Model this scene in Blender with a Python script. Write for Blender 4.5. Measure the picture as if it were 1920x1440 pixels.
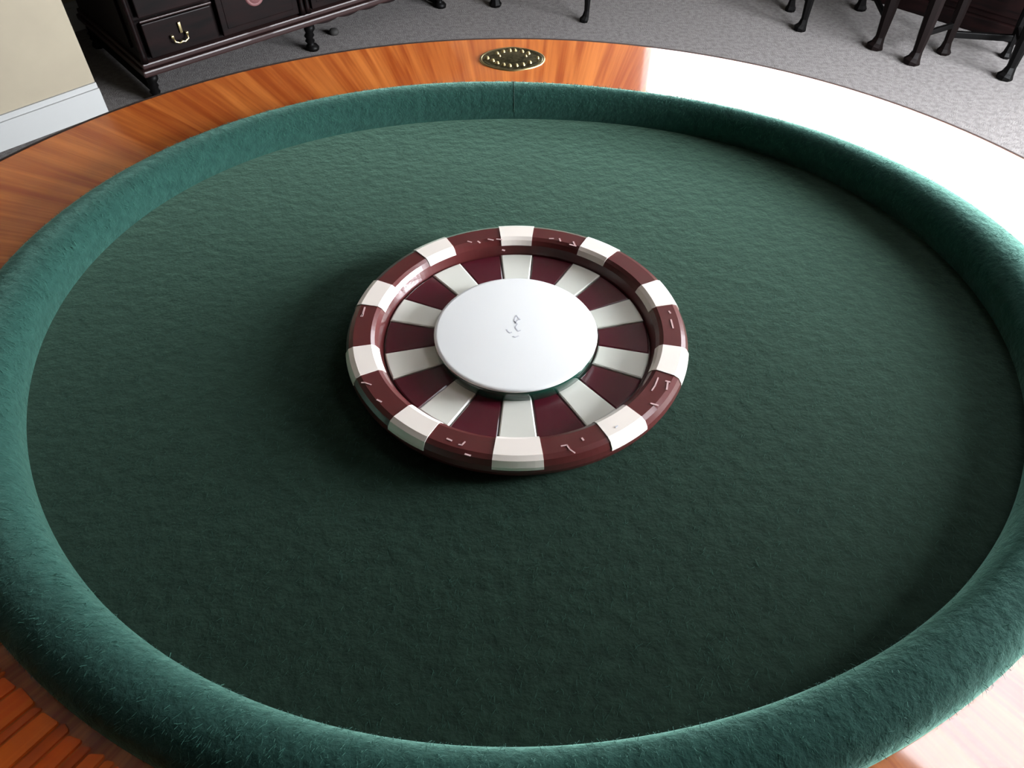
import bpy, bmesh, math, random
from mathutils import Vector, Matrix
PI=math.pi
random.seed(7)
sc=bpy.context.scene
for o in list(bpy.data.objects): bpy.data.objects.remove(o)
C=sc.collection

# ------------------------------------------------------------------ camera
FL=1447.06; PITCH=0.83299; CX,CY,CH=-0.00858,-0.66427,0.6194   # relative to the felt surface
TZ=0.74                                                           # height of the felt above the floor
cam=bpy.data.cameras.new('camera'); co=bpy.data.objects.new('camera',cam); C.objects.link(co)
cam.sensor_width=36; cam.lens=36*FL/1920; cam.clip_start=.02; cam.clip_end=60
co.location=(CX,CY,CH+TZ); co.rotation_euler=(PI/2-PITCH,0,0)
sc.camera=co

# ------------------------------------------------------------------ world, light, exposure
SKY=66.0
w=bpy.data.worlds.new('sky'); sc.world=w; w.use_nodes=True
nt=w.node_tree; bg=nt.nodes['Background']; bg.inputs[0].default_value=(.90,.95,1,1); bg.inputs[1].default_value=SKY
sc.view_settings.view_transform='Standard'; sc.view_settings.look='None'
sc.view_settings.gamma=1; sc.view_settings.use_curve_mapping=False; sc.view_settings.exposure=0.68

R2=math.sqrt(.5)
def S(s1,s2,z=0):            # room axes turned 45 degrees against the view
    return Vector(((s1+s2)*R2,(s1-s2)*R2,z))
WA=3.30; WB=1.25; WL=-2.335; WL2=-3.05; WK=-3.2; CEIL=2.62; COR=.31
# window openings (in the far wall: along s2; in the right wall: along s1)
WIN_A=[(-2.25,.95,1.88,2.56)]
WIN_B=[(.95,1.90,.45,1.58),(2.0,2.95,.45,1.58)]
def portal(name,c,normal,wd,ht):
    l=bpy.data.lights.new(name,'AREA'); l.shape='RECTANGLE'; l.size=wd; l.size_y=ht
    l.cycles.is_portal=True
    o=bpy.data.objects.new(name,l); C.objects.link(o); o.location=c
    o.rotation_euler=Vector(normal).to_track_quat('-Z','Y').to_euler()
for i,(a,b,z0,z1) in enumerate(WIN_A): portal('window_light',S(WA+.11,(a+b)/2,(z0+z1)/2),(-R2,-R2,0),b-a,z1-z0)
for i,(a,b,z0,z1) in enumerate(WIN_B): portal('window_light',S((a+b)/2,WB+.11,(z0+z1)/2),(-R2,R2,0),b-a,z1-z0)

# ------------------------------------------------------------------ materials
def mat(name,col,rough=.5,**k):
    m=bpy.data.materials.new(name); m.use_nodes=True
    b=m.node_tree.nodes['Principled BSDF']; b.inputs['Base Color'].default_value=(*col,1); b.inputs['Roughness'].default_value=rough
    for kk,v in k.items(): b.inputs[kk].default_value=v
    return m
def nodes(m): return m.node_tree, m.node_tree.nodes['Principled BSDF']
def dull(m,v):
    nodes(m)[1].inputs['Specular IOR Level'].default_value=v; return m
def noise_col(m,c1,c2,scale,detail=4,vec=None,lo=.35,hi=.65,stretch=None,bump=0,bdist=.002,rough=.6):
    t,b=nodes(m); L=t.links
    tc=t.nodes.new('ShaderNodeTexCoord'); n=t.nodes.new('ShaderNodeTexNoise'); n.inputs['Scale'].default_value=scale; n.inputs['Detail'].default_value=detail; n.inputs['Roughness'].default_value=rough
    src=tc.outputs['Object']
    if stretch:
        mp=t.nodes.new('ShaderNodeMapping'); mp.inputs['Scale'].default_value=stretch; L.new(src,mp.inputs[0]); src=mp.outputs[0]
    L.new(src,n.inputs['Vector'])
    r=t.nodes.new('ShaderNodeValToRGB'); r.color_ramp.elements[0].position=lo; r.color_ramp.elements[1].position=hi
    r.color_ramp.elements[0].color=(*c1,1); r.color_ramp.elements[1].color=(*c2,1)
    L.new(n.outputs[0],r.inputs[0]); L.new(r.outputs[0],b.inputs['Base Color'])
    if bump:
        bp=t.nodes.new('ShaderNodeBump'); bp.inputs['Strength'].default_value=bump; bp.inputs['Distance'].default_value=bdist
        L.new(n.outputs[0],bp.inputs['Height']); L.new(bp.outputs[0],b.inputs['Normal'])
    return m
def sheen(m,wt,col,r=.5):
    t,b=nodes(m); b.inputs['Sheen Weight'].default_value=wt; b.inputs['Sheen Tint'].default_value=(*col,1); b.inputs['Sheen Roughness'].default_value=r
    b.inputs['Specular IOR Level'].default_value=.1
    return m
M={}
M['felt']=sheen(noise_col(mat('green_felt',(.02,.06,.04),.95),(.0055,.0125,.0080),(.0115,.025,.0165),70,6,lo=.3,hi=.7,bump=.5,bdist=.003,stretch=(1,1.15,1)),.62,(.42,.80,.60),.42)
M['rail']=sheen(noise_col(mat('green_rail_felt',(.03,.1,.08),.95),(.0075,.031,.025),(.015,.052,.042),95,6,lo=.3,hi=.7,bump=.6,bdist=.003),.6,(.45,.9,.74),.45)
M['fibre']=sheen(mat('felt_fibre',(.024,.080,.062),.9),.3,(.5,.9,.8))
M['bedfibre']=sheen(mat('bed_fibre',(.021,.053,.038),.9),.15,(.5,.9,.8))
M['seam']=mat('seam_thread',(.006,.02,.015),.9)

def wood_radial(name,dark,light,coat=1,offset=0,fine=None):
    """varnished veneer, grain running outward from the table's middle"""
    m=mat(name,light,.38); t,b=nodes(m); L=t.links
    b.inputs['Coat Weight'].default_value=coat; b.inputs['Coat Roughness'].default_value=.05; b.inputs['Coat IOR'].default_value=1.85
    b.inputs['Specular IOR Level'].default_value=.3
    g=t.nodes.new('ShaderNodeTexCoord')
    sx=t.nodes.new('ShaderNodeSeparateXYZ'); L.new(g.outputs['Object'],sx.inputs[0])
    at=t.nodes.new('ShaderNodeMath'); at.operation='ARCTAN2'; L.new(sx.outputs[0],at.inputs[0]); L.new(sx.outputs[1],at.inputs[1])
    ln=t.nodes.new('ShaderNodeVectorMath'); ln.operation='LENGTH'; L.new(g.outputs['Object'],ln.inputs[0])
    cb=t.nodes.new('ShaderNodeCombineXYZ'); L.new(at.outputs[0],cb.inputs[0]); L.new(ln.outputs['Value'],cb.inputs[1]); cb.inputs[2].default_value=offset
    mp=t.nodes.new('ShaderNodeMapping'); mp.inputs['Scale'].default_value=(34,2.6,1); L.new(cb.outputs[0],mp.inputs[0])
    n1=t.nodes.new('ShaderNodeTexNoise'); n1.inputs['Scale'].default_value=1; n1.inputs['Detail'].default_value=3; n1.inputs['Distortion'].default_value=.5; L.new(mp.outputs[0],n1.inputs[0])
    mp2=t.nodes.new('ShaderNodeMapping'); mp2.inputs['Scale'].default_value=(170,7,1); L.new(cb.outputs[0],mp2.inputs[0])
    n2=t.nodes.new('ShaderNodeTexNoise'); n2.inputs['Scale'].default_value=1; n2.inputs['Detail'].default_value=4; L.new(mp2.outputs[0],n2.inputs[0])
    ad=t.nodes.new('ShaderNodeMath'); ad.operation='MULTIPLY_ADD'; L.new(n2.outputs[0],ad.inputs[0]); ad.inputs[1].default_value=.35; L.new(n1.outputs[0],ad.inputs[2])
    r=t.nodes.new('ShaderNodeValToRGB'); e=r.color_ramp.elements
    e[0].position=.50; e[0].color=(*dark,1); e[1].position=.86; e[1].color=(*light,1)
    L.new(ad.outputs[0],r.inputs[0]); L.new(r.outputs[0],b.inputs['Base Color'])
    return m
M['wood']=wood_radial('orange_veneer',(.44,.082,.011),(.78,.235,.046))
M['edge']=mat('dark_edge',(.03,.014,.010),.7)
STRIP=[wood_radial('red_strip_a',(.80,.115,.009),(.95,.17,.018),offset=3,coat=.35),
       wood_radial('red_strip_b',(.86,.135,.012),(.95,.20,.022),offset=5,coat=.35),
       wood_radial('red_strip_c',(.55,.085,.010),(.72,.125,.018),offset=8,coat=.35)]
M['maroon']=mat('maroon_plastic',(.095,.017,.017),.28,**{'Coat Weight':.6,'Coat Roughness':.08})
M['maroon2']=mat('maroon_panel',(.080,.007,.016),.25,**{'Coat Weight':.35,'Coat Roughness':.06})
M['cream']=mat('cream_plastic',(.95,.86,.79),.3,**{'Coat Weight':.5,'Subsurface Weight':.0})
M['white_panel']=mat('white_panel',(.80,.80,.73),.22,**{'Coat Weight':.6,'Coat Roughness':.06})
M['disc']=mat('white_disc',(.97,.975,.98),.22,**{'Coat Weight':1.0,'Coat Roughness':.12,'Coat IOR':1.7})
M['collar']=mat('felt_reflection_collar',(.012,.06,.042),.10,**{'Coat Weight':1.0})  # green reflection of the felt put into the collar's own colour
M['ink']=mat('grey_ink',(.60,.60,.66),.6)
M['mark']=mat('pink_print',(.62,.42,.42),.4)
M['brass']=noise_col(mat('old_brass',(.35,.3,.15),.28,Metallic=1.0),(.10,.085,.045),(.34,.31,.19),160,3,lo=.35,hi=.7)
M['brass_bright']=mat('bright_brass',(.55,.45,.24),.3,Metallic=1.0)
M['mahog']=noise_col(mat('dark_mahogany',(.02,.008,.007),.5,**{'Coat Weight':.1,'Coat Roughness':.3}),(.0016,.0008,.0008),(.0055,.0018,.0017),7,4,stretch=(1,1,6))
M['mahog_red']=mat('mahogany_moulding',(.016,.0065,.006),.5,**{'Coat Weight':.08})
dull(M['mahog'],.07); M['mahog'].node_tree.nodes['Principled BSDF'].inputs['Coat Weight'].default_value=.04; dull(M['mahog_red'],.2)
M['pinkwood']=mat('pale_medallion',(.10,.038,.038),.5,**{'Coat Weight':.5})
M['black']=mat('black_wood',(.0016,.0014,.0014),.5,**{'Coat Weight':.2,'Coat Roughness':.3})
M['brownleg']=mat('brown_mahogany',(.0026,.0013,.0012),.6,**{'Coat Weight':.2,'Coat Roughness':.3})
dull(M['black'],.05); dull(M['brownleg'],.06)
for q_ in ('black','brownleg'): nodes(M[q_])[1].inputs['Coat Weight'].default_value=.02
M['wall']=noise_col(mat('cream_wall',(.66,.58,.43),.85),(.215,.183,.133),(.23,.197,.143),6,3)
M['skirt']=mat('white_gloss_skirting',(.28,.28,.275),.45)
M['ceil']=mat('ceiling_paint',(.30,.28,.26),.9)
M['near']=mat('dark_near_wall',(.10,.075,.055),.6)  # unseen near wall, kept dark to cut bounced light
M['frame']=mat('white_window_frame',(.8,.8,.78),.4)
M['ground']=noise_col(mat('outside_paving',(.2,.2,.19),.9),(.15,.15,.14),(.25,.25,.23),3)
M['upholstery']=noise_col(mat('dark_seat_cloth',(.05,.02,.02),.9),(.03,.012,.014),(.06,.025,.025),60)
M['rubber']=mat('dark_rubber',(.005,.0035,.0025),.8)
def carpet():
    m=mat('mauve_grey_carpet',(.3,.28,.28),.97); t,b=nodes(m); L=t.links
    tc=t.nodes.new('ShaderNodeTexCoord')
    a=t.nodes.new('ShaderNodeTexNoise'); a.inputs['Scale'].default_value=55; a.inputs['Detail'].default_value=5; L.new(tc.outputs['Object'],a.inputs[0])
    r=t.nodes.new('ShaderNodeValToRGB'); r.color_ramp.elements[0].position=.36; r.color_ramp.elements[1].position=.62
    r.color_ramp.elements[0].color=(.098,.089,.087,1); r.color_ramp.elements[1].color=(.136,.125,.122,1)
    L.new(a.outputs[0],r.inputs[0]); L.new(r.outputs[0],b.inputs['Base Color'])
    c=t.nodes.new('ShaderNodeTexNoise'); c.inputs['Scale'].default_value=220; L.new(tc.outputs['Object'],c.inputs[0])
    bp=t.nodes.new('ShaderNodeBump'); bp.inputs['Strength'].default_value=.7; bp.inputs['Distance'].default_value=.004; L.new(c.outputs[0],bp.inputs['Height']); L.new(bp.outputs[0],b.inputs['Normal'])
    b.inputs['Specular IOR Level'].default_value=.1
    return m
M['carpet']=carpet()
def glass(tint):
    m=bpy.data.materials.new('window_glass'); m.use_nodes=True; t=m.node_tree; t.nodes.clear()
    o=t.nodes.new('ShaderNodeOutputMaterial'); mx=t.nodes.new('ShaderNodeMixShader'); a=t.nodes.new('ShaderNodeBsdfTransparent'); g=t.nodes.new('ShaderNodeBsdfGlossy')
    a.inputs[0].default_value=(tint,tint,tint,1); g.inputs['Roughness'].default_value=.02; mx.inputs[0].default_value=.06
    t.links.new(a.outputs[0],mx.inputs[1]); t.links.new(g.outputs[0],mx.inputs[2]); t.links.new(mx.outputs[0],o.inputs[0]); return m
M['glass']=glass(1.0); M['dimming_glass']=glass(.34)  # tint added to the far pane to dim the sky light through it

# ------------------------------------------------------------------ mesh helpers
def obj(name,bm,m,parent=None,smooth=False,loc=None):
    me=bpy.data.meshes.new(name); bmesh.ops.recalc_face_normals(bm,faces=bm.faces); bm.to_mesh(me); bm.free()
    if smooth:
        for p in me.polygons: p.use_smooth=True
    me.materials.append(m)
    o=bpy.data.objects.new(name,me); C.objects.link(o)
    if parent is not None: o.parent=parent
    if loc is not None: o.location=loc
    return o
def thing(name,label,cat,loc=(0,0,0),rz=0,group=None):
    o=bpy.data.objects.new(name,None); C.objects.link(o); o.location=loc; o.rotation_euler=(0,0,rz); o.empty_display_size=.1
    tag(o,label,cat,group); return o
def tag(o,label,cat,group=None):
    o['label']=label; o['category']=cat
    if group: o['group']=group
    return o
def struct(o): o['kind']='structure'; return o
def box(bm,c,s,rz=0,bev=0,mtx=None):
    r=bmesh.ops.create_cube(bm,size=1); vs=r['verts']
    bmesh.ops.scale(bm,vec=s,verts=vs)
    if bev:
        es=list({e for v in vs for e in v.link_edges}); q=bmesh.ops.bevel(bm,geom=es,offset=bev,segments=2,affect='EDGES',profile=.6)
        vs=list({v for f in q['faces'] for v in f.verts}|{v for v in vs if v.is_valid})
    m=Matrix.Translation(c)@Matrix.Rotation(rz,4,'Z')
    if mtx: m=mtx@m
    bmesh.ops.transform(bm,matrix=m,verts=vs); return vs
def lathe(bm,prof,c=(0,0),seg=32,a0=0,a1=2*PI,ry=1):
    full=abs(a1-a0-2*PI)<1e-6; n=seg if full else seg+1; rings=[]
    for r,z in prof:
        if r<1e-6: rings.append([bm.verts.new((c[0],c[1],z))]*n)
        else: rings.append([bm.verts.new((c[0]+r*math.cos(a0+(a1-a0)*i/seg),c[1]+r*ry*math.sin(a0+(a1-a0)*i/seg),z)) for i in range(n)])
    for A,B in zip(rings,rings[1:]):
        for i in range(seg):
            j=(i+1)%n; f=[]
            for v in (A[i],A[j],B[j],B[i]):
                if v not in f: f.append(v)
            if len(f)>2:
                try: bm.faces.new(f)
                except ValueError: pass
    return rings
def sweep(bm,pts,radii,seg=8,sq=False,flat=1):
    """tube along points; radii per point"""
    rings=[]; n=len(pts); ref=Vector((0.31,0.95,0.05))
    for i,p in enumerate(pts):
        p=Vector(p); d=(Vector(pts[min(i+1,n-1)])-Vector(pts[max(i-1,0)])).normalized()
        u=d.cross(ref).normalized(); v=d.cross(u)
        rr=[]
        for k in range(seg):
            a=2*PI*(k+.5)/seg; q=1
            if sq: q=1/max(abs(math.cos(a)),abs(math.sin(a)))**.8
            rr.append(bm.verts.new(p+(u*math.cos(a)+v*math.sin(a)*flat)*radii[i]*q))
        rings.append(rr)
    for A,B in zip(rings,rings[1:]):
        for k in range(seg): bm.faces.new((A[k],A[(k+1)%seg],B[(k+1)%seg],B[k]))
    bm.faces.new(rings[0]); bm.faces.new(rings[-1][::-1])

# where a point measured on the photograph lies on the horizontal plane z (z relative to the felt)
def at(px,py,z):
    x=(px-960)/FL; y=-(py-720)/FL
    d=Vector((x,math.cos(PITCH)+y*math.sin(PITCH),-math.sin(PITCH)+y*math.cos(PITCH))); t=(z-CH)/d.z
    return Vector((CX+d.x*t,CY+d.y*t,z+TZ))

# ------------------------------------------------------------------ room shell
bm=bmesh.new(); cs=[S(WK,WK),S(WA+.14,WK),S(WA+.14,WB+.14),S(WK,WB+.14)]
bmesh.ops.create_cube(bm,size=1); bmesh.ops.transform(bm,matrix=Matrix.Translation(S((WK+WA)/2,(WK+WB)/2,-.05))@Matrix.Rotation(PI/4,4,'Z')@Matrix.Diagonal((WA-WK+.3,WB-WK+.3,.1,1)),verts=bm.verts)
struct(obj('floor',bm,M['carpet']))
def sbox(bm,s1a,s1b,s2a,s2b,z0,z1,bev=0):
    c=S((s1a+s1b)/2,(s2a+s2b)/2,(z0+z1)/2); box(bm,c,(abs(s1b-s1a),abs(s2b-s2a),z1-z0),rz=PI/4,bev=bev)
bm=bmesh.new(); sbox(bm,WK-.15,WA+.15,WK-.1,WB+.15,CEIL,CEIL+.1); struct(obj('ceiling',bm,M['ceil']))
def wall_open(name,axis,fixed,lo,hi,opens,thick):
    bm=bmesh.new()
    def add(a,b,z0,z1):
        if b-a<1e-4 or z1-z0<1e-4: return
        if axis=='A': sbox(bm,fixed,fixed+thick,a,b,z0,z1)
        else: sbox(bm,a,b,fixed,fixed+thick,z0,z1)
    x=lo
    for a,b,z0,z1 in opens:
        add(x,a,0,CEIL); add(a,b,0,z0); add(a,b,z1,CEIL); x=b
    add(x,hi,0,CEIL)
    return struct(obj(name,bm,M['wall']))
wall_open('wall_far',  'A',WA,WL2-.12,WB,WIN_A,.14)
wall_open('wall_right','B',WB,WK,WA+.14,WIN_B,.14)
bm=bmesh.new(); sbox(bm,WK,COR,WL2-.12,WL,0,CEIL); struct(obj('wall_left',bm,M['wall']))
bm=bmesh.new(); sbox(bm,COR,WA,WL2-.12,WL2,0,CEIL); struct(obj('wall_alcove',bm,M['wall']))
bm=bmesh.new(); sbox(bm,WK-.14,WK,WL2-.12,WB+.14,0,CEIL); struct(obj('wall_near',bm,M['near']))
SK=.105
def skirting(name,s1a,s1b,s2a,s2b):
    bm=bmesh.new(); sbox(bm,s1a,s1b,s2a,s2b,0,SK-.018)
    if abs(s1b-s1a)>abs(s2b-s2a):
        m=(s2a+s2b)/2; sbox(bm,s1a,s1b,min(s2a,s2b) if name!='baseboard_right' else m,m if name!='baseboard_right' else max(s2a,s2b),SK-.018,SK)
    else: sbox(bm,(s1a+s1b)/2 if name=='baseboard_far' else min(s1a,s1b),max(s1a,s1b) if name=='baseboard_far' else (s1a+s1b)/2,s2a,s2b,SK-.018,SK)
    struct(obj(name,bm,M['skirt']))
skirting('baseboard_left',WK,COR,WL,WL+.016)
skirting('baseboard_alcove',COR,WA,WL2,WL2+.016)
skirting('baseboard_right',WK,WA,WB-.016,WB)
skirting('baseboard_far',WA-.016,WA,WL2+.02,WB-.02)
# lit ceiling panel above the window side of the table
cl=thing('ceiling_light','square lit white ceiling panel over the window side of the room','ceiling light',S(1.22,.83,CEIL),PI/4)
bm=bmesh.new()
for x,y,a,b in ((0,.36,.76,.03),(0,-.36,.76,.03),(.365,0,.03,.69),(-.365,0,.03,.69)): box(bm,(x,y,-.015),(a,b,.03))
obj('frame',bm,M['frame'],cl)
m=mat('lit_diffuser',(.9,.9,.9),.5); nodes(m)[1].inputs['Emission Color'].default_value=(.93,.93,1,1); nodes(m)[1].inputs['Emission Strength'].default_value=4.5
bm=bmesh.new(); box(bm,(0,0,-.010),(.70,.69,.012)); obj('diffuser',bm,m,cl)
nw=0
def window(axis,fixed,a,b,z0,z1):
    global nw; nw+=1
    def bx(bm,p,q,u,v,y0,y1):
        if axis=='A': sbox(bm,fixed+y0,fixed+y1,p,q,u,v)
        else: sbox(bm,p,q,fixed+y0,fixed+y1,u,v)
    bm=bmesh.new(); f=.035
    bx(bm,a,b,z0,z0+f,.03,.10); bx(bm,a,b,z1-f,z1,.03,.10); bx(bm,a,a+f,z0+f,z1-f,.03,.10); bx(bm,b-f,b,z0+f,z1-f,.03,.10)
    o=struct(obj('window_%d'%nw,bm,M['frame']))
    bm=bmesh.new(); bx(bm,a+f,b-f,z0+f,z1-f,.060,.066); obj('pane',bm,M['dimming_glass'] if axis=='A' else M['glass'],o)
    bm=bmesh.new(); bx(bm,a-.05,b+.05,z0-.035,z0,-.06,.03); obj('window_sill',bm,M['frame'],o)
for a in WIN_A: window('A',WA,*a)
for a in WIN_B: window('B',WB,*a)
bm=bmesh.new()
box(bm,(9,9,-.28),(60,60,.1)); struct(obj('ground',bm,M['ground']))

# ------------------------------------------------------------------ poker table
A_=[0.51157,0.00148,-0.00186,0.03997,-0.0022,0.00245,0.00566,-0.00021,-0.00157]
B_=[0.57353,-0.00048,-0.01471,0.04991,-0.00283,0.00691,0.0038,0.00503,0.00126]
C_=[0.82345,-0.00814,-0.07307,0.02235,0.00255,-0.00095,0.00357,0.00397,0.00152]
def rad(c,th):
    r=c[0]
    for k in range(1,5): r+=c[2*k-1]*math.cos(k*th)+c[2*k]*math.sin(k*th)
    return r
ZW=.012; HR=.046
table=thing('poker_table','large oval poker table with orange wood border and padded green felt rail','poker table')
def P(th,r,z): return (r*math.cos(th),r*math.sin(th),TZ+z)
N=256
def ringmesh(rows,close=False):
    """rows: list of functions th->(r,z)"""
    bm=bmesh.new(); R=[[bm.verts.new(P(2*PI*i/N,*f(2*PI*i/N))) for i in range(N)] for f in rows]
    pairs=list(zip(R,R[1:]))+([(R[-1],R[0])] if close else [])
    for a,b in pairs:
        for i in range(N): bm.faces.new((a[i],a[(i+1)%N],b[(i+1)%N],b[i]))
    return bm,R
rb=lambda d,z:(lambda th:(rad(B_,th)+d,z)); rc=lambda d,z:(lambda th:(rad(C_,th)+d,z))
bm,_=ringmesh([rb(-.02,ZW-.028),rb(-.02,ZW),rc(-.006,ZW),rc(-.003,ZW-.001),rc(-.001,ZW-.003),rc(-.0005,ZW-.028)],True)
obj('wood_border',bm,M['wood'],table)
bm,_=ringmesh([rc(-.0005,ZW-.0002),rc(.0028,ZW-.0012),rc(.0040,ZW-.006),rc(.0018,ZW-.030),rc(-.012,ZW-.034),rc(-.012,ZW-.004)],True)
obj('edge_band',bm,M['edge'],table,True)
# felt bed
bm=bmesh.new(); rings=[]
for k in range(1,25):
    rings.append([bm.verts.new(P(2*PI*i/N,(rad(A_,2*PI*i/N)+.02)*k/24,0)) for i in range(N)])
c0=bm.verts.new((0,0,TZ))
for i in range(N): bm.faces.new((c0,rings[0][i],rings[0][(i+1)%N]))
for a,b in zip(rings,rings[1:]):
    for i in range(N): bm.faces.new((a[i],a[(i+1)%N],b[(i+1)%N],b[i]))
low=[bm.verts.new(v.co-Vector((0,0,.02))) for v in rings[-1]]
for i in range(N): bm.faces.new((rings[-1][i],rings[-1][(i+1)%N],low[(i+1)%N],low[i]))
bm.faces.new(low)
bed=obj('playing_surface',bm,M['felt'],table,False)
# padded rail
def railpt(th,s):
    r1=rad(A_,th); r2=rad(B_,th); c=math.cos(s); w_=(r2-r1)/2
    R=(r1+r2)/2+w_*math.copysign(abs(c)**.9,c); z=(ZW+(HR-ZW)*math.sin(s)**.7) if s<PI/2 else HR*math.sin(s)**.66
    return R,z
NS=20
bm=bmesh.new(); NR=512; R=[]
for k in range(NS+1):
    s=PI*k/NS; row=[]
    for i in range(NR):
        th=2*PI*i/NR; r,z=railpt(th,max(1e-4,min(PI-1e-4,s))); row.append(bm.verts.new(P(th,r,z+.0002)))
    R.append(row)
R.append([bm.verts.new(P(2*PI*i/NR,rad(A_,2*PI*i/NR)+.002,-.012)) for i in range(NR)])
R.append([bm.verts.new(P(2*PI*i/NR,rad(B_,2*PI*i/NR)-.006,-.012)) for i in range(NR)])
for a,b in list(zip(R,R[1:]))+[(R[-1],R[0])]:
    for i in range(NR): bm.faces.new((a[i],a[(i+1)%NR],b[(i+1)%NR],b[i]))
rail=obj('padded_rail',bm,M['rail'],table,True)
# seam across the far rail
bm=bmesh.new(); th=PI/2+.012; pts=[P(th,*railpt(th,PI*(.04+.92*k/14))) for k in range(15)]; sweep(bm,pts,[.0007]*15,5); obj('seam',bm,M['seam'],rail,True)
# loose nap fibres
def fibres(name,n,pick,m,parent,lmin,lmax,wd,lift):
    vs=[];fs=[]
    for _ in range(n):
        p,nor,tang=pick(); p=Vector(p); nor=Vector(nor).normalized(); d=Vector(tang); d=(d-nor*d.dot(nor)).normalized()
        a=random.gauss(0,.45); side=nor.cross(d); d=(d*math.cos(a)+side*math.sin(a)); side=nor.cross(d).normalized()
        L=random.uniform(lmin,lmax); h=L*lift*random.random(); cv=random.uniform(-.3,.3)*L; b=len(vs); wv=wd*random.uniform(.6,1.2)
        p0=p-nor*.0002
        vs+= [p0-side*wv,p0+side*wv,p+d*L*.5+side*(cv*.5+wv)+nor*h*1.0,p+d*L*.5+side*(cv*.5-wv)+nor*h*1.0,p+d*L+side*cv*1.4+nor*h*.6]
        fs+=[(b,b+1,b+2,b+3),(b+3,b+2,b+4)]
    me=bpy.data.meshes.new(name); me.from_pydata([tuple(v) for v in vs],[],fs); me.materials.append(m)
    o=bpy.data.objects.new(name,me); C.objects.link(o); o.parent=parent; o['kind']='stuff'; return o
def pick_rail():
    th=random.uniform(0,2*PI); s=random.uniform(.08,.94)*PI; e=1e-3
    a=Vector(P(th,*railpt(th,s))); t1=Vector(P(th,*railpt(th,s+e)))-a; t2=Vector(P(th+e,*railpt(th+e,s)))-a
    n=t2.cross(t1); 
    if n.z<0: n=-n
    return a,n,(-t1 if random.random()<.8 else t1)
def pick_bed():
    while True:
        x=random.uniform(-.56,.56); y=random.uniform(-.5,.5)
        th=math.atan2(y,x)
        if .2<math.hypot(x,y)<rad(A_,th)-.012: return (x,y,TZ),(0,0,1),(.25*random.choice((-1,1)),-1,0)
fibres('rail_nap',17000,pick_rail,M['fibre'],rail,.004,.010,.00022,.25)
fibres('long_nap',700,pick_rail,M['fibre'],rail,.009,.017,.0002,.25)
fibres('felt_nap',16000,pick_bed,M['bedfibre'],bed,.004,.012,.0002,.10)

# wood strips of the border, lower left of the photo, with open joints between them
inner=[(6,1258),(13.5,1265),(34,1292),(69.5,1321),(83,1333),(114.7,1359),(134.5,1373),(159,1393),(175,1405.7),(202,1420),(219,1433)]
ths=[]
for px,py in inner:
    p=at(px,py,ZW); ths.append((math.atan2(p.y,p.x)%(2*PI),math.hypot(p.x,p.y)))
t0=ths[0][0]; rr0=ths[0][1]-rad(B_,ths[0][0])
pre=[]; t=t0
for k in range(8):
    t-=random.uniform(.022,.045); pre.append((t,rad(B_,t)+rr0+random.uniform(-.001,.003)))
post=[]; t=ths[-1][0]
for k in range(9):
    t+=random.uniform(.022,.042); post.append((t,rad(B_,t)+.008+random.uniform(0,.016)))
seq=pre[::-1]+ths+post
for k,((ta,ra),(tb,rb_)) in enumerate(zip(seq,seq[1:])):
    g=.0015; z0=ZW-.001; z1=ZW+.0024+random.uniform(-.0005,.0006)
    n=3; bm=bmesh.new(); tl=[];bl=[]
    g1=g/ra; out=[]
    skew=random.uniform(-.003,.003)
    for j in range(n+1):
        f=j/n; th=ta+g1+(tb-ta-2*g1)*f; out.append((th,rad(C_,th)-.010))
    inn=[(tb-g1,rb_+.0015),(tb-g1*1.9,rb_+.0002),(ta+g1*1.9,ra+skew),(ta+g1,ra+.0016+skew)]
    prev=(ths[0][1] if k==0 else 0)
    pl=out+inn
    rin=max(ra,rb_)
    top=[bm.verts.new(P(a,max(r,0),z1)) for a,r in pl]; bot=[bm.verts.new(P(a,max(r,0),z0)) for a,r in pl]
    bm.faces.new(top); bm.faces.new(bot[::-1])
    for i in range(len(pl)): bm.faces.new((top[i],top[(i+1)%len(pl)],bot[(i+1)%len(pl)],bot[i]))
    obj('veneer_strip',bm,STRIP[(k*7+k//3)%3 if k%4 else 1],table)

# brass plaque let into the far side of the border
pc=(at(902,110,ZW)+at(1020,110,ZW))/2; pc.y=(at(960,90,ZW).y+at(960,133,ZW).y)/2; pw=.054; ph=.043
def lens(th,k=1):       # pointed oval
    c,s=math.cos(th),math.sin(th); q=(abs(c)**1.5+abs(s)**2.1)**(-1/1.8)
    return Vector((c*q*pw*k,s*q*ph*k,0))
def lensring(prof,seg=64):
    bm=bmesh.new(); rows=[]
    for k,z in prof: rows.append([bm.verts.new(Vector((pc.x,pc.y,TZ+ZW+z))+lens(2*PI*i/seg,k)) for i in range(seg)])
    for a,b in zip(rows,rows[1:]):
        for i in range(seg): bm.faces.new((a[i],a[(i+1)%seg],b[(i+1)%seg],b[i]))
    return bm,rows
bm,rows=lensring([(1,.0002),(.97,.0014),(.91,.0014),(.87,.0006),(.82,.0006),(.5,.0022),(.2,.0030)]); bm.faces.new(rows[-1])
plaque=obj('brass_plaque',bm,M['brass'],table,True); plaque['label']='embossed brass oval plaque let into the wooden border'
bm,rows=lensring([(1.05,.0001),(1.04,.0016),(.99,.0018),(.96,.0005)]); obj('bright_rim',bm,M['brass_bright'],plaque,True)
for ang,rr_,sz in [(a,.68,.0042) for a in (40,62,84,98,118,140,200,222,244,262,280,300,325)]+[(20,.45,.003),(160,.45,.003),(0,.8,.003),(180,.82,.005)]:
    v=lens(math.radians(ang),rr_); bm=bmesh.new(); lathe(bm,[(0,.0046),(sz*.6,.0040),(sz,.0008)],seg=10)
    o=obj('boss',bm,M['brass_bright'],plaque,True,loc=Vector((pc.x,pc.y,TZ+ZW+.0008))+v)
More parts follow.
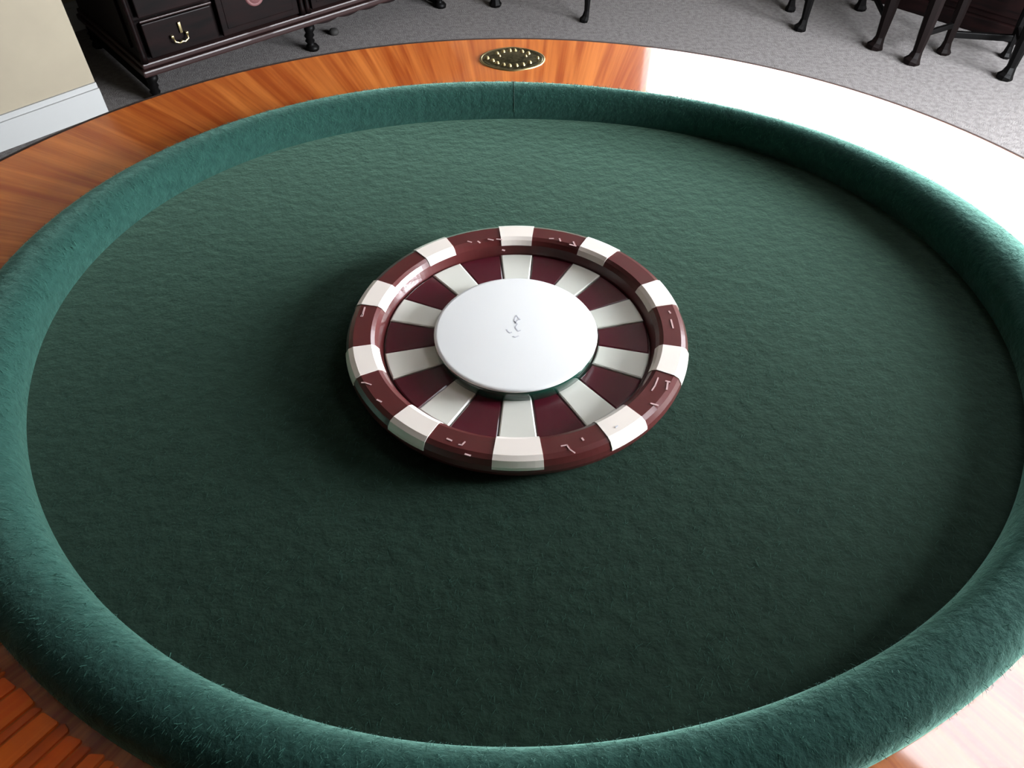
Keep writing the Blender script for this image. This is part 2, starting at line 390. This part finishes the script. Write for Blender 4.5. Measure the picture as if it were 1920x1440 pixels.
# support below
bm,_=ringmesh([lambda th:(rad(C_,th)-.14,-.018),lambda th:(rad(C_,th)-.14,-.10),lambda th:(rad(C_,th)-.165,-.10),lambda th:(rad(C_,th)-.165,-.018)],True); obj('apron',bm,M['wood'],table)
bm=bmesh.new(); box(bm,(0,0,TZ-.030),(1.1,1.0,.022)); obj('under_board',bm,M['mahog'],table)
bm=bmesh.new(); lathe(bm,[(0,TZ-.041),(.22,TZ-.041),(.22,TZ-.07),(.09,TZ-.11),(.07,TZ-.25),(.11,TZ-.38),(.13,.22),(.10,.14),(.12,.09),(0,.09)],seg=28); obj('pedestal',bm,M['mahog'],table,True)
for k in range(4):
    a=PI/4+k*PI/2; d=Vector((math.cos(a),math.sin(a),0)); bm=bmesh.new()
    sweep(bm,[d*.08+Vector((0,0,.20)),d*.2+Vector((0,0,.17)),d*.33+Vector((0,0,.08)),d*.44+Vector((0,0,.035)),d*.48+Vector((0,0,.03))],[.045,.04,.032,.03,.028],8); obj('foot',bm,M['mahog'],table,True)

# ------------------------------------------------------------------ giant chip centrepiece
cc=(-.003,-.041)
chip=thing('chip_centrepiece','maroon and cream poker-chip-shaped centrepiece with raised rim and round white middle','centrepiece',(cc[0],cc[1],TZ+.0004))
RP=[(.150,.012),(.1535,.0225),(.1570,.0275),(.1610,.0300),(.1800,.0300),(.1850,.0278),(.1885,.0220),(.1895,.0150),(.1880,.0090),(.1840,.0040),(.178,.0)]
bm=bmesh.new(); lathe(bm,[(0,0.0)]+[(.178,0)]+RP[::-1][1:]+[(.149,.0085),(.088,.0085),(0,.0085)],seg=160)
base=obj('dish',bm,M['maroon'],chip)
def sector(prof,a0,a1,seg=8,th=.0):
    """closed sector solid from an open profile (outer skin) with its own thickness"""
    bm=bmesh.new(); cols=[]
    for i in range(seg+1):
        a=a0+(a1-a0)*i/seg; cols.append([bm.verts.new((r*math.cos(a),r*math.sin(a),z)) for r,z in prof])
    n=len(prof)
    for A,B in zip(cols,cols[1:]):
        for k in range(n): bm.faces.new((A[k],B[k],B[(k+1)%n],A[(k+1)%n]))
    bm.faces.new(cols[0]); bm.faces.new(cols[-1][::-1]); return bm
off=.0007
# cream blocks let into the rim, a hair proud of it
blk=[(.1528,.0225),(.1563,.0281),(.1606,.0308),(.1803,.0308),(.1857,.0284),(.1893,.0224),(.1899,.0190),(.184,.0185),(.178,.022),(.160,.022)]
for k in range(10):
    a=PI/2+k*PI/5; hw=math.radians(7.0)
    if k==5: hw=math.radians(7.6)
    bm=sector(blk,a-hw,a+hw,6); obj('rim_block',bm,M['cream'],chip)
# flat wedge panels of the well, a dark groove between neighbours
def wedge(a,wi,wo,z0,z1,m,bulge=.0008):
    bm=bmesh.new(); ri,ro=.0915,.1475; n=5; g=.0004
    def ring(z,ins):
        pts=[]
        for j in range(n+1):
            f=-1+2*j/n; pts.append((ro-ins,math.asin(f*(wo-ins)/ro)))
        for j in range(n+1):
            f=1-2*j/n; pts.append((ri+ins,math.asin(f*(wi-ins)/ri)))
        return [bm.verts.new((r*math.cos(a+t),r*math.sin(a+t),z)) for r,t in pts]
    A=ring(z0,0);B=ring(z1,0);D=ring(z1+.0008,.0014)
    for X,Y in ((A,B),(B,D)):
        for i in range(len(X)): bm.faces.new((X[i],X[(i+1)%len(X)],Y[(i+1)%len(Y)],Y[i]))
    m2=n+1
    for j in range(n): bm.faces.new((D[j],D[j+1],D[2*m2-2-j],D[2*m2-1-j]))
    bm.faces.new(A[::-1]); return obj('wedge_panel',bm,m,chip)
for k in range(10):
    a=PI/2+k*PI/5
    wedge(a,.0145,.0195,.0082,.0122,M['white_panel'])
    a2=a+PI/10; half_i=(PI/5*.0915-.029)/2-.0012; half_o=(PI/5*.1475-.039)/2-.0012
    wedge(a2,half_i,half_o,.0082,.0112,M['maroon2'])
# collar and disc
dc=(-.0015,-.007)
bm=bmesh.new(); lathe(bm,[(.0870,.009),(.0895,.010),(.0893,.0225),(.0885,.0250),(.084,.0255),(.084,.009),(.0885,.009)],c=dc,seg=96); obj('collar',bm,M['collar'],chip,True)
bm=bmesh.new(); lathe(bm,[(0,.0095),(.0835,.0095),(.0835,.0250),(.0895,.0258),(.0902,.0275),(.0890,.0287),(.0860,.0290),(0,.0292)],c=dc,seg=96); disc=obj('centre_disc',bm,M['disc'],chip,True)
# faint grey script on the disc
def ribbon(bm,pts,wd,z):
    for (x0,y0),(x1,y1) in zip(pts,pts[1:]):
        d=Vector((x1-x0,y1-y0)); 
        if d.length<1e-6: continue
        nn=Vector((-d.y,d.x)).normalized()*wd; e=d.normalized()*wd*.4
        q=[(x0-e.x+nn.x,y0-e.y+nn.y),(x0-e.x-nn.x,y0-e.y-nn.y),(x1+e.x-nn.x,y1+e.y-nn.y),(x1+e.x+nn.x,y1+e.y+nn.y)]
        t=[bm.verts.new((a,b,z)) for a,b in q]; l=[bm.verts.new((a,b,z-.0004)) for a,b in q]
        bm.faces.new(t); bm.faces.new(l[::-1])
        for i in range(4): bm.faces.new((t[i],t[(i+1)%4],l[(i+1)%4],l[i]))
def loc(px,py,z):
    p=at(px,py,z); return (p.x-cc[0],p.y-cc[1])
bm=bmesh.new()
for st in [[(930,440),(875,560),(905,640),(960,560),(1025,545),(965,480),(935,440)],[(880,590),(955,660),(905,740),(930,790),(980,845),(1040,820)],[(680,800),(725,860),(765,885),(815,868)],[(850,975),(910,1000),(990,965)]]:
    ribbon(bm,[loc(900+x/13.71,560+y/13.71,.0292) for x,y in st],.0006,.02935)
o=obj('script_mark',bm,M['ink'],disc); o['label']='faint grey script mark on the white disc'
# small pale printed marks on the maroon of the rim
marks=[[(877,453),(884,455)],[(896,453),(900,456)],[(915,449),(925,451)],[(931,449),(941,450)],[(1030,448),(1038,448)],[(1049,448),(1051,453)],[(1068,459),(1080,462)],[(1075,454),(1078,460)],
 [(684,577),(679,594)],[(680,590),(677,594)],[(678,718),(684,718),(696,722)],[(707,750),(715,754)],[(838,823),(847,827)],[(860,834),(866,835),(872,829)],[(872,852),(882,855)],
 [(1052,837),(1063,835),(1068,843),(1078,850)],[(1091,822),(1094,826)],[(1220,757),(1234,761)],[(1234,709),(1228,724),(1222,733)],[(1248,715),(1256,717)],[(1252,718),(1250,731)],[(1254,584),(1257,588)],[(1258,600),(1262,616)]]
for st in marks:
    big=len(st)==2
    bm=bmesh.new(); ribbon(bm,[loc(x,y,.0302) for x,y in st],.0009 if big else .0007,.0306); obj('printed_mark',bm,M['mark'],chip)
bm=bmesh.new(); ribbon(bm,[loc(1154,802,.031),loc(1158,799,.031)],.0006,.0313); obj('printed_mark',bm,M['ink'],chip)
bm=bmesh.new(); ribbon(bm,[loc(942,472,.02),loc(946,473,.02)],.0012,.0225); obj('printed_mark',bm,M['mark'],chip)

# ------------------------------------------------------------------ dark cabinet on the left
P0=Vector((-1.2677,1.909,0)); dv=Vector((.75938,.65065,0)); ang=math.atan2(dv.y,dv.x)
cab=thing('sideboard','tall dark mahogany sideboard with brass drawer handle standing in left corner','sideboard',P0,ang)
# local: x along the front, -y towards the room, +y back
W=1.30; D=.62; H=1.72
def part(name,fn,m,parent=cab,smooth=False):
    bm=bmesh.new(); fn(bm); return obj(name,bm,m,parent,smooth)
def carcass(bm):
    box(bm,(W/2,D/2+.012,(.145+H)/2),(W-.016,D-.024,H-.145))
part('carcass',carcass,M['mahog'])
def moulding(bm):
    box(bm,(W/2,D/2,.113),(W+.02,D+.02,.022),bev=.006); box(bm,(W/2,D/2+.002,.135),(W+.004,D+.004,.018),bev=.005)
part('base_moulding',moulding,M['mahog_red'])
part('cornice',lambda bm:(box(bm,(W/2,D/2,H+.02),(W+.05,D+.05,.04),bev=.008),box(bm,(W/2,D/2,H+.055),(W+.09,D+.09,.03),bev=.008)),M['mahog_red'])
# apron scallops beneath the right-hand bays
def scallop(bm):
    n=36; x0,x1=.67,W-.04; top=.104
    F=[];
    for i in range(n+1):
        x=x0+(x1-x0)*i/n; z=.098-.008*abs(math.sin(i/n*PI*6))
        F.append((x,z))
    for y in (0.004,.022): pass
    va=[bm.verts.new((x,.004,z)) for x,z in F]; vb=[bm.verts.new((x,.004,top)) for x,z in F]
    vc=[bm.verts.new((x,.024,z)) for x,z in F]; vd=[bm.verts.new((x,.024,top)) for x,z in F]
    for i in range(n):
        bm.faces.new((va[i],va[i+1],vb[i+1],vb[i])); bm.faces.new((vc[i],vd[i],vd[i+1],vc[i+1])); bm.faces.new((va[i],vc[i],vc[i+1],va[i+1])); bm.faces.new((vb[i],vb[i+1],vd[i+1],vd[i]))
    bm.faces.new((va[0],vb[0],vd[0],vc[0])); bm.faces.new((va[-1],vc[-1],vd[-1],vb[-1]))
part('apron',scallop,M['mahog'])
for x,y in ((.018,.02),(.645,.02),(W-.03,.02),(.018,D-.03),(W-.03,D-.03),(.645,D-.03)):
    def leg(bm,x=x,y=y):
        # twisted leg on a bun foot
        pr=[(.0,.0),(.022,.0),(.026,.010),(.020,.020),(.012,.024),(.019,.036),(.013,.047),(.020,.058),(.014,.069),(.021,.082),(.019,.100),(.0,.102)]
        lathe(bm,pr,c=(x,y),seg=14)
        for v in bm.verts:
            a=v.co.z*60; v.co.x+=.004*math.cos(a); v.co.y+=.004*math.sin(a)
    part('leg',leg,M['black'],smooth=True)
part('side_shade_board',lambda bm:box(bm,(.03,D/2,.056),(.016,D-.09,.096)),M['black'])  # black boards added to darken the space under the cabinet
part('side_shade_board',lambda bm:box(bm,(W-.03,D/2,.056),(.016,D-.09,.096)),M['black'])
part('back_shade_board',lambda bm:box(bm,(W/2,D-.05,.056),(W-.08,.016,.096)),M['black'])  # added board, blocks light from behind the legs
# corner columns
for x in (.012,.625,.648,W-.012):
    part('corner_post',lambda bm,x=x:lathe(bm,[(.0,.146),(.013,.146),(.010,.17),(.0085,.2),(.0085,.9),(.0105,.93),(.0085,.96),(.0085,H-.03),(.013,H-.01),(0,H-.01)],c=(x,.004),seg=12),M['mahog'],smooth=True)
bays=[(.034,.288),(.300,.612),(.66,.96),(.99,W-.03)]
def handle(parent,x,z,wd=.026):
    h=bpy.data.meshes.new('x'); bm=bmesh.new()
    sweep(bm,[(x-wd,-.016,z),(x-wd*.9,-.022,z-.014),(x-wd*.35,-.024,z-.020),(x,-.025,z-.016),(x+wd*.35,-.024,z-.020),(x+wd*.9,-.022,z-.014),(x+wd,-.016,z)],[.003,.0035,.0035,.005,.0035,.0035,.003],7)
    for s in (-1,1): box(bm,(x+s*wd,-.012,z+.001),(.010,.012,.010),bev=.002)
    box(bm,(x+.4*wd,-.0095,z+.022),(.010,.004,.036),bev=.0015)
    return obj('handle',bm,M['brass_bright'],parent,True)
for bi,(xa,xb) in enumerate(bays):
    if bi in (1,2):
        rows_=[(.152,.92)]; 
    else: rows_=[(.152,.272),(.286,.50),(.514,.72),(.734,.92)]
    for z0,z1 in rows_:
        nm='door' if bi in (1,2) else 'drawer'
        d=part(nm,lambda bm:(box(bm,((xa+xb)/2,.008,(z0+z1)/2),(xb-xa-.008,.024,z1-z0-.006),bev=.003),(box(bm,((xa+xb)/2,-.003,(z0+z1)/2),(xb-xa-.05,.006,z1-z0-.05),bev=.002) if z1-z0>.3 else None)),M['mahog'])
        if nm=='drawer': handle(d,(xa+xb)/2-.012,(z0+z1)/2-.004)
        else:
            me=part('medallion',lambda bm:(lathe(bm,[(0,.012),(.016,.010),(.024,.006),(.028,.004),(.033,.007),(.037,.0)],seg=28),bmesh.ops.rotate(bm,verts=bm.verts,cent=(0,0,0),matrix=Matrix.Rotation(PI/2,3,'X')),bmesh.ops.translate(bm,verts=bm.verts,vec=((xa+xb)/2-.008,-.006,.262))),M['pinkwood'],d,True)
            part('knob',lambda bm:(lathe(bm,[(0,.022),(.010,.020),(.012,.014),(.005,.008),(.006,0)],seg=14),bmesh.ops.rotate(bm,verts=bm.verts,cent=(0,0,0),matrix=Matrix.Rotation(PI/2,3,'X')),bmesh.ops.translate(bm,verts=bm.verts,vec=(xb-.03,-.006,.6))),M['brass_bright'],d,True)
    for z0,z1 in rows_[1:]:
        part('bead',lambda bm:box(bm,((xa+xb)/2,-.006,z0-.007),(xb-xa,.010,.006),bev=.002),M['mahog_red'])
    d=part('door',lambda bm:(box(bm,((xa+xb)/2,.008,(.96+H-.04)/2),(xb-xa-.008,.024,H-.04-.96),bev=.003),box(bm,((xa+xb)/2,-.003,(.96+H-.04)/2),(xb-xa-.06,.006,H-.04-.96-.07),bev=.002)),M['mahog'])
    part('knob',lambda bm:(lathe(bm,[(0,.022),(.010,.020),(.012,.014),(.005,.008),(.006,0)],seg=14),bmesh.ops.rotate(bm,verts=bm.verts,cent=(0,0,0),matrix=Matrix.Rotation(PI/2,3,'X')),bmesh.ops.translate(bm,verts=bm.verts,vec=(xb-.025,-.006,1.3))),M['brass_bright'],d,True)
part('waist_moulding',lambda bm:box(bm,(W/2,D/2,.94),(W+.02,D+.02,.028),bev=.007),M['mahog_red'])
for zz in (.2,):
    part('side_panel',lambda bm:box(bm,(.004,D/2+.01,.54),(.012,D-.11,.72),bev=.003),M['mahog'])

# ------------------------------------------------------------------ chairs
def leg_bm(x,y,h,r0,r1,lean=(0,0),toe=(0,0),sq=True):
    bm=bmesh.new(); t=Vector((toe[0],toe[1],0)); l=Vector((lean[0],lean[1],0)); b=Vector((x,y,0))
    pts=[b+t*.9,b+t*.8+Vector((0,0,.010)),b+t*.3+Vector((0,0,.022)),b+Vector((0,0,.045)),b+l*.25+Vector((0,0,h*.4)),b+l*.7+Vector((0,0,h*.8)),b+l+Vector((0,0,h))]
    sweep(bm,pts,[r0*1.15,r0*1.3,r0*.95,r0*.72,r0*.95,r1*.95,r1],8,sq)
    return bm
def chair(label,fl,fr,rl,rr,r,sh,group,leg_m,back=True,lean=(0,0)):
    """legs at the four measured places on the carpet; seat, rails and back follow from them"""
    o=(Vector((*fl,0))+Vector((*fr,0))+Vector((*rl,0))+Vector((*rr,0)))/4
    t=thing('dining_chair',label,'chair',o,0,group)
    L=[Vector((*p,0))-o for p in (fl,fr,rl,rr)]
    bk=((L[2]+L[3])-(L[0]+L[1])).normalized()
    for i,p in enumerate(L):
        ln=(0,0) if i<2 else lean
        obj('leg',leg_bm(p.x,p.y,sh-.05,r[i],r[i]*1.15,ln,(-.012,-.004) if i<2 else (0,0)),leg_m[i],t,False)
    def bar(bm,a,b,z,w_,h_):
        d=b-a; box(bm,(a+b)/2+Vector((0,0,z)),(d.length,w_,h_),rz=math.atan2(d.y,d.x),bev=.003)
    for a,b,nm in ((0,1,'seat_rail'),(2,3,'seat_rail'),(0,2,'seat_rail'),(1,3,'seat_rail')):
        bm=bmesh.new(); bar(bm,L[a],L[b],sh-.05,.024,.06); obj(nm,bm,M['mahog'],t)
    bm=bmesh.new(); bar(bm,L[2],L[3],.075,.016,.024); obj('stretcher',bm,M['black'],t)
    for a,b in ((0,2),(1,3)):
        bm=bmesh.new(); bar(bm,L[a],L[b],.11,.014,.02); obj('stretcher',bm,M['black'],t)
    # seat pad
    k=1.04; q=[L[0]*k,L[1]*k,L[3]*k,L[2]*k]; bm=bmesh.new()
    rows=[]
    for z,s in ((sh-.02,1.0),(sh,1.03),(sh+.018,1.0),(sh+.03,.9),(sh+.035,.6)):
        rows.append([bm.verts.new(v*s+Vector((0,0,z))) for v in q])
    bm.faces.new(rows[0]); bm.faces.new(rows[-1])
    for a,b in zip(rows,rows[1:]):
        for i in range(4): bm.faces.new((a[i],a[(i+1)%4],b[(i+1)%4],b[i]))
    obj('seat',bm,M['upholstery'],t)
    for p in (L[2],L[3]):
        bm=bmesh.new(); sweep(bm,[p+Vector((lean[0],lean[1],sh-.05)),p+Vector((lean[0],lean[1],sh+.1)),p+bk*.015+Vector((lean[0],lean[1],sh+.28)),p+bk*.035+Vector((lean[0],lean[1],sh+.46))],[.017,.016,.015,.014],8,True); obj('back_post',bm,M['mahog'],t)
    lo=Vector((lean[0],lean[1],0))
    bm=bmesh.new(); bar(bm,L[2]+bk*.035+lo,L[3]+bk*.035+lo,sh+.45,.022,.07); obj('top_rail',bm,M['mahog'],t)
    m=(L[2]+L[3])/2+lo; bm=bmesh.new(); dd=L[3]-L[2]
    box(bm,m+bk*.02+Vector((0,0,sh+.22)),(dd.length*.32,.012,.42),rz=math.atan2(dd.y,dd.x),bev=.003); obj('splat',bm,M['mahog'],t)
    return t
def g2(px,py): p=at(px,py,-TZ); return (p.x,p.y)
bl,br=M['black'],M['brownleg']
G='dark dining chairs across the carpet'
chair('dark mahogany chair at top right, the left one of the pair',g2(1503,56),g2(1643,90),g2(1481,20),g2(1612,18),(.019,.024,.017,.02),.40,G,(bl,br,bl,bl))
chair('dark mahogany chair at the top right corner, nearer the frame edge',g2(1712,118),g2(1886,147),g2(1768,100),g2(1884,108),(.024,.022,.020,.015),.40,G,(br,bl,br,bl))
chair('dark chair seen only by its feet beyond the brass plaque',g2(1099,40),(.46,2.98),(-.080,2.765),(.08,3.14),(.014,.014,.020,.02),.43,G,(bl,bl,bl,bl),lean=(-.05,.02))

# dark drawers added behind the pair of chairs to blacken that area
q0=Vector((*g2(1560,6),0)); qd=Vector((.80,-.60,0)).normalized()
ch=thing('dark_filler','low dark mahogany drawers, added to blacken the area behind the chairs','dark_filler',S(3.10,-1.35),-PI/4)
cw=1.9; cd=.16
part('body',lambda bm:box(bm,(cw/2,cd/2,.34),(cw,cd,.56),bev=.004),M['mahog'],ch)
part('plinth',lambda bm:box(bm,(cw/2,cd/2,.03),(cw+.02,cd+.02,.06),bev=.006),M['mahog'],ch)
part('top',lambda bm:box(bm,(cw/2,cd/2,.63),(cw+.03,cd+.03,.02),bev=.006),M['mahog'],ch)
for i in range(3):
    d=part('drawer',lambda bm:box(bm,(cw/2,-.002,.16+i*.17),(cw-.06,.012,.15),bev=.004),M['mahog'],ch)
    for x in (.45,.9,1.35): part('knob',lambda bm:(lathe(bm,[(0,.020),(.010,.018),(.011,.012),(.005,.008),(.006,0)],seg=12),bmesh.ops.rotate(bm,verts=bm.verts,cent=(0,0,0),matrix=Matrix.Rotation(PI/2,3,'X')),bmesh.ops.translate(bm,verts=bm.verts,vec=(x,-.007,.16+i*.17))),M['brass_bright'],d,True)

# small dark stopper lying on the carpet
kx,ky=g2(627,64)
bm=bmesh.new(); lathe(bm,[(0,.0),(.016,.0),(.0195,.006),(.0195,.014),(.015,.020),(.008,.023),(0,.023)],seg=20)
o=obj('door_stop',bm,M['rubber'],None,True,loc=(kx,ky,0)); tag(o,'small round dark brown stopper on the carpet beside sideboard leg','door stop')
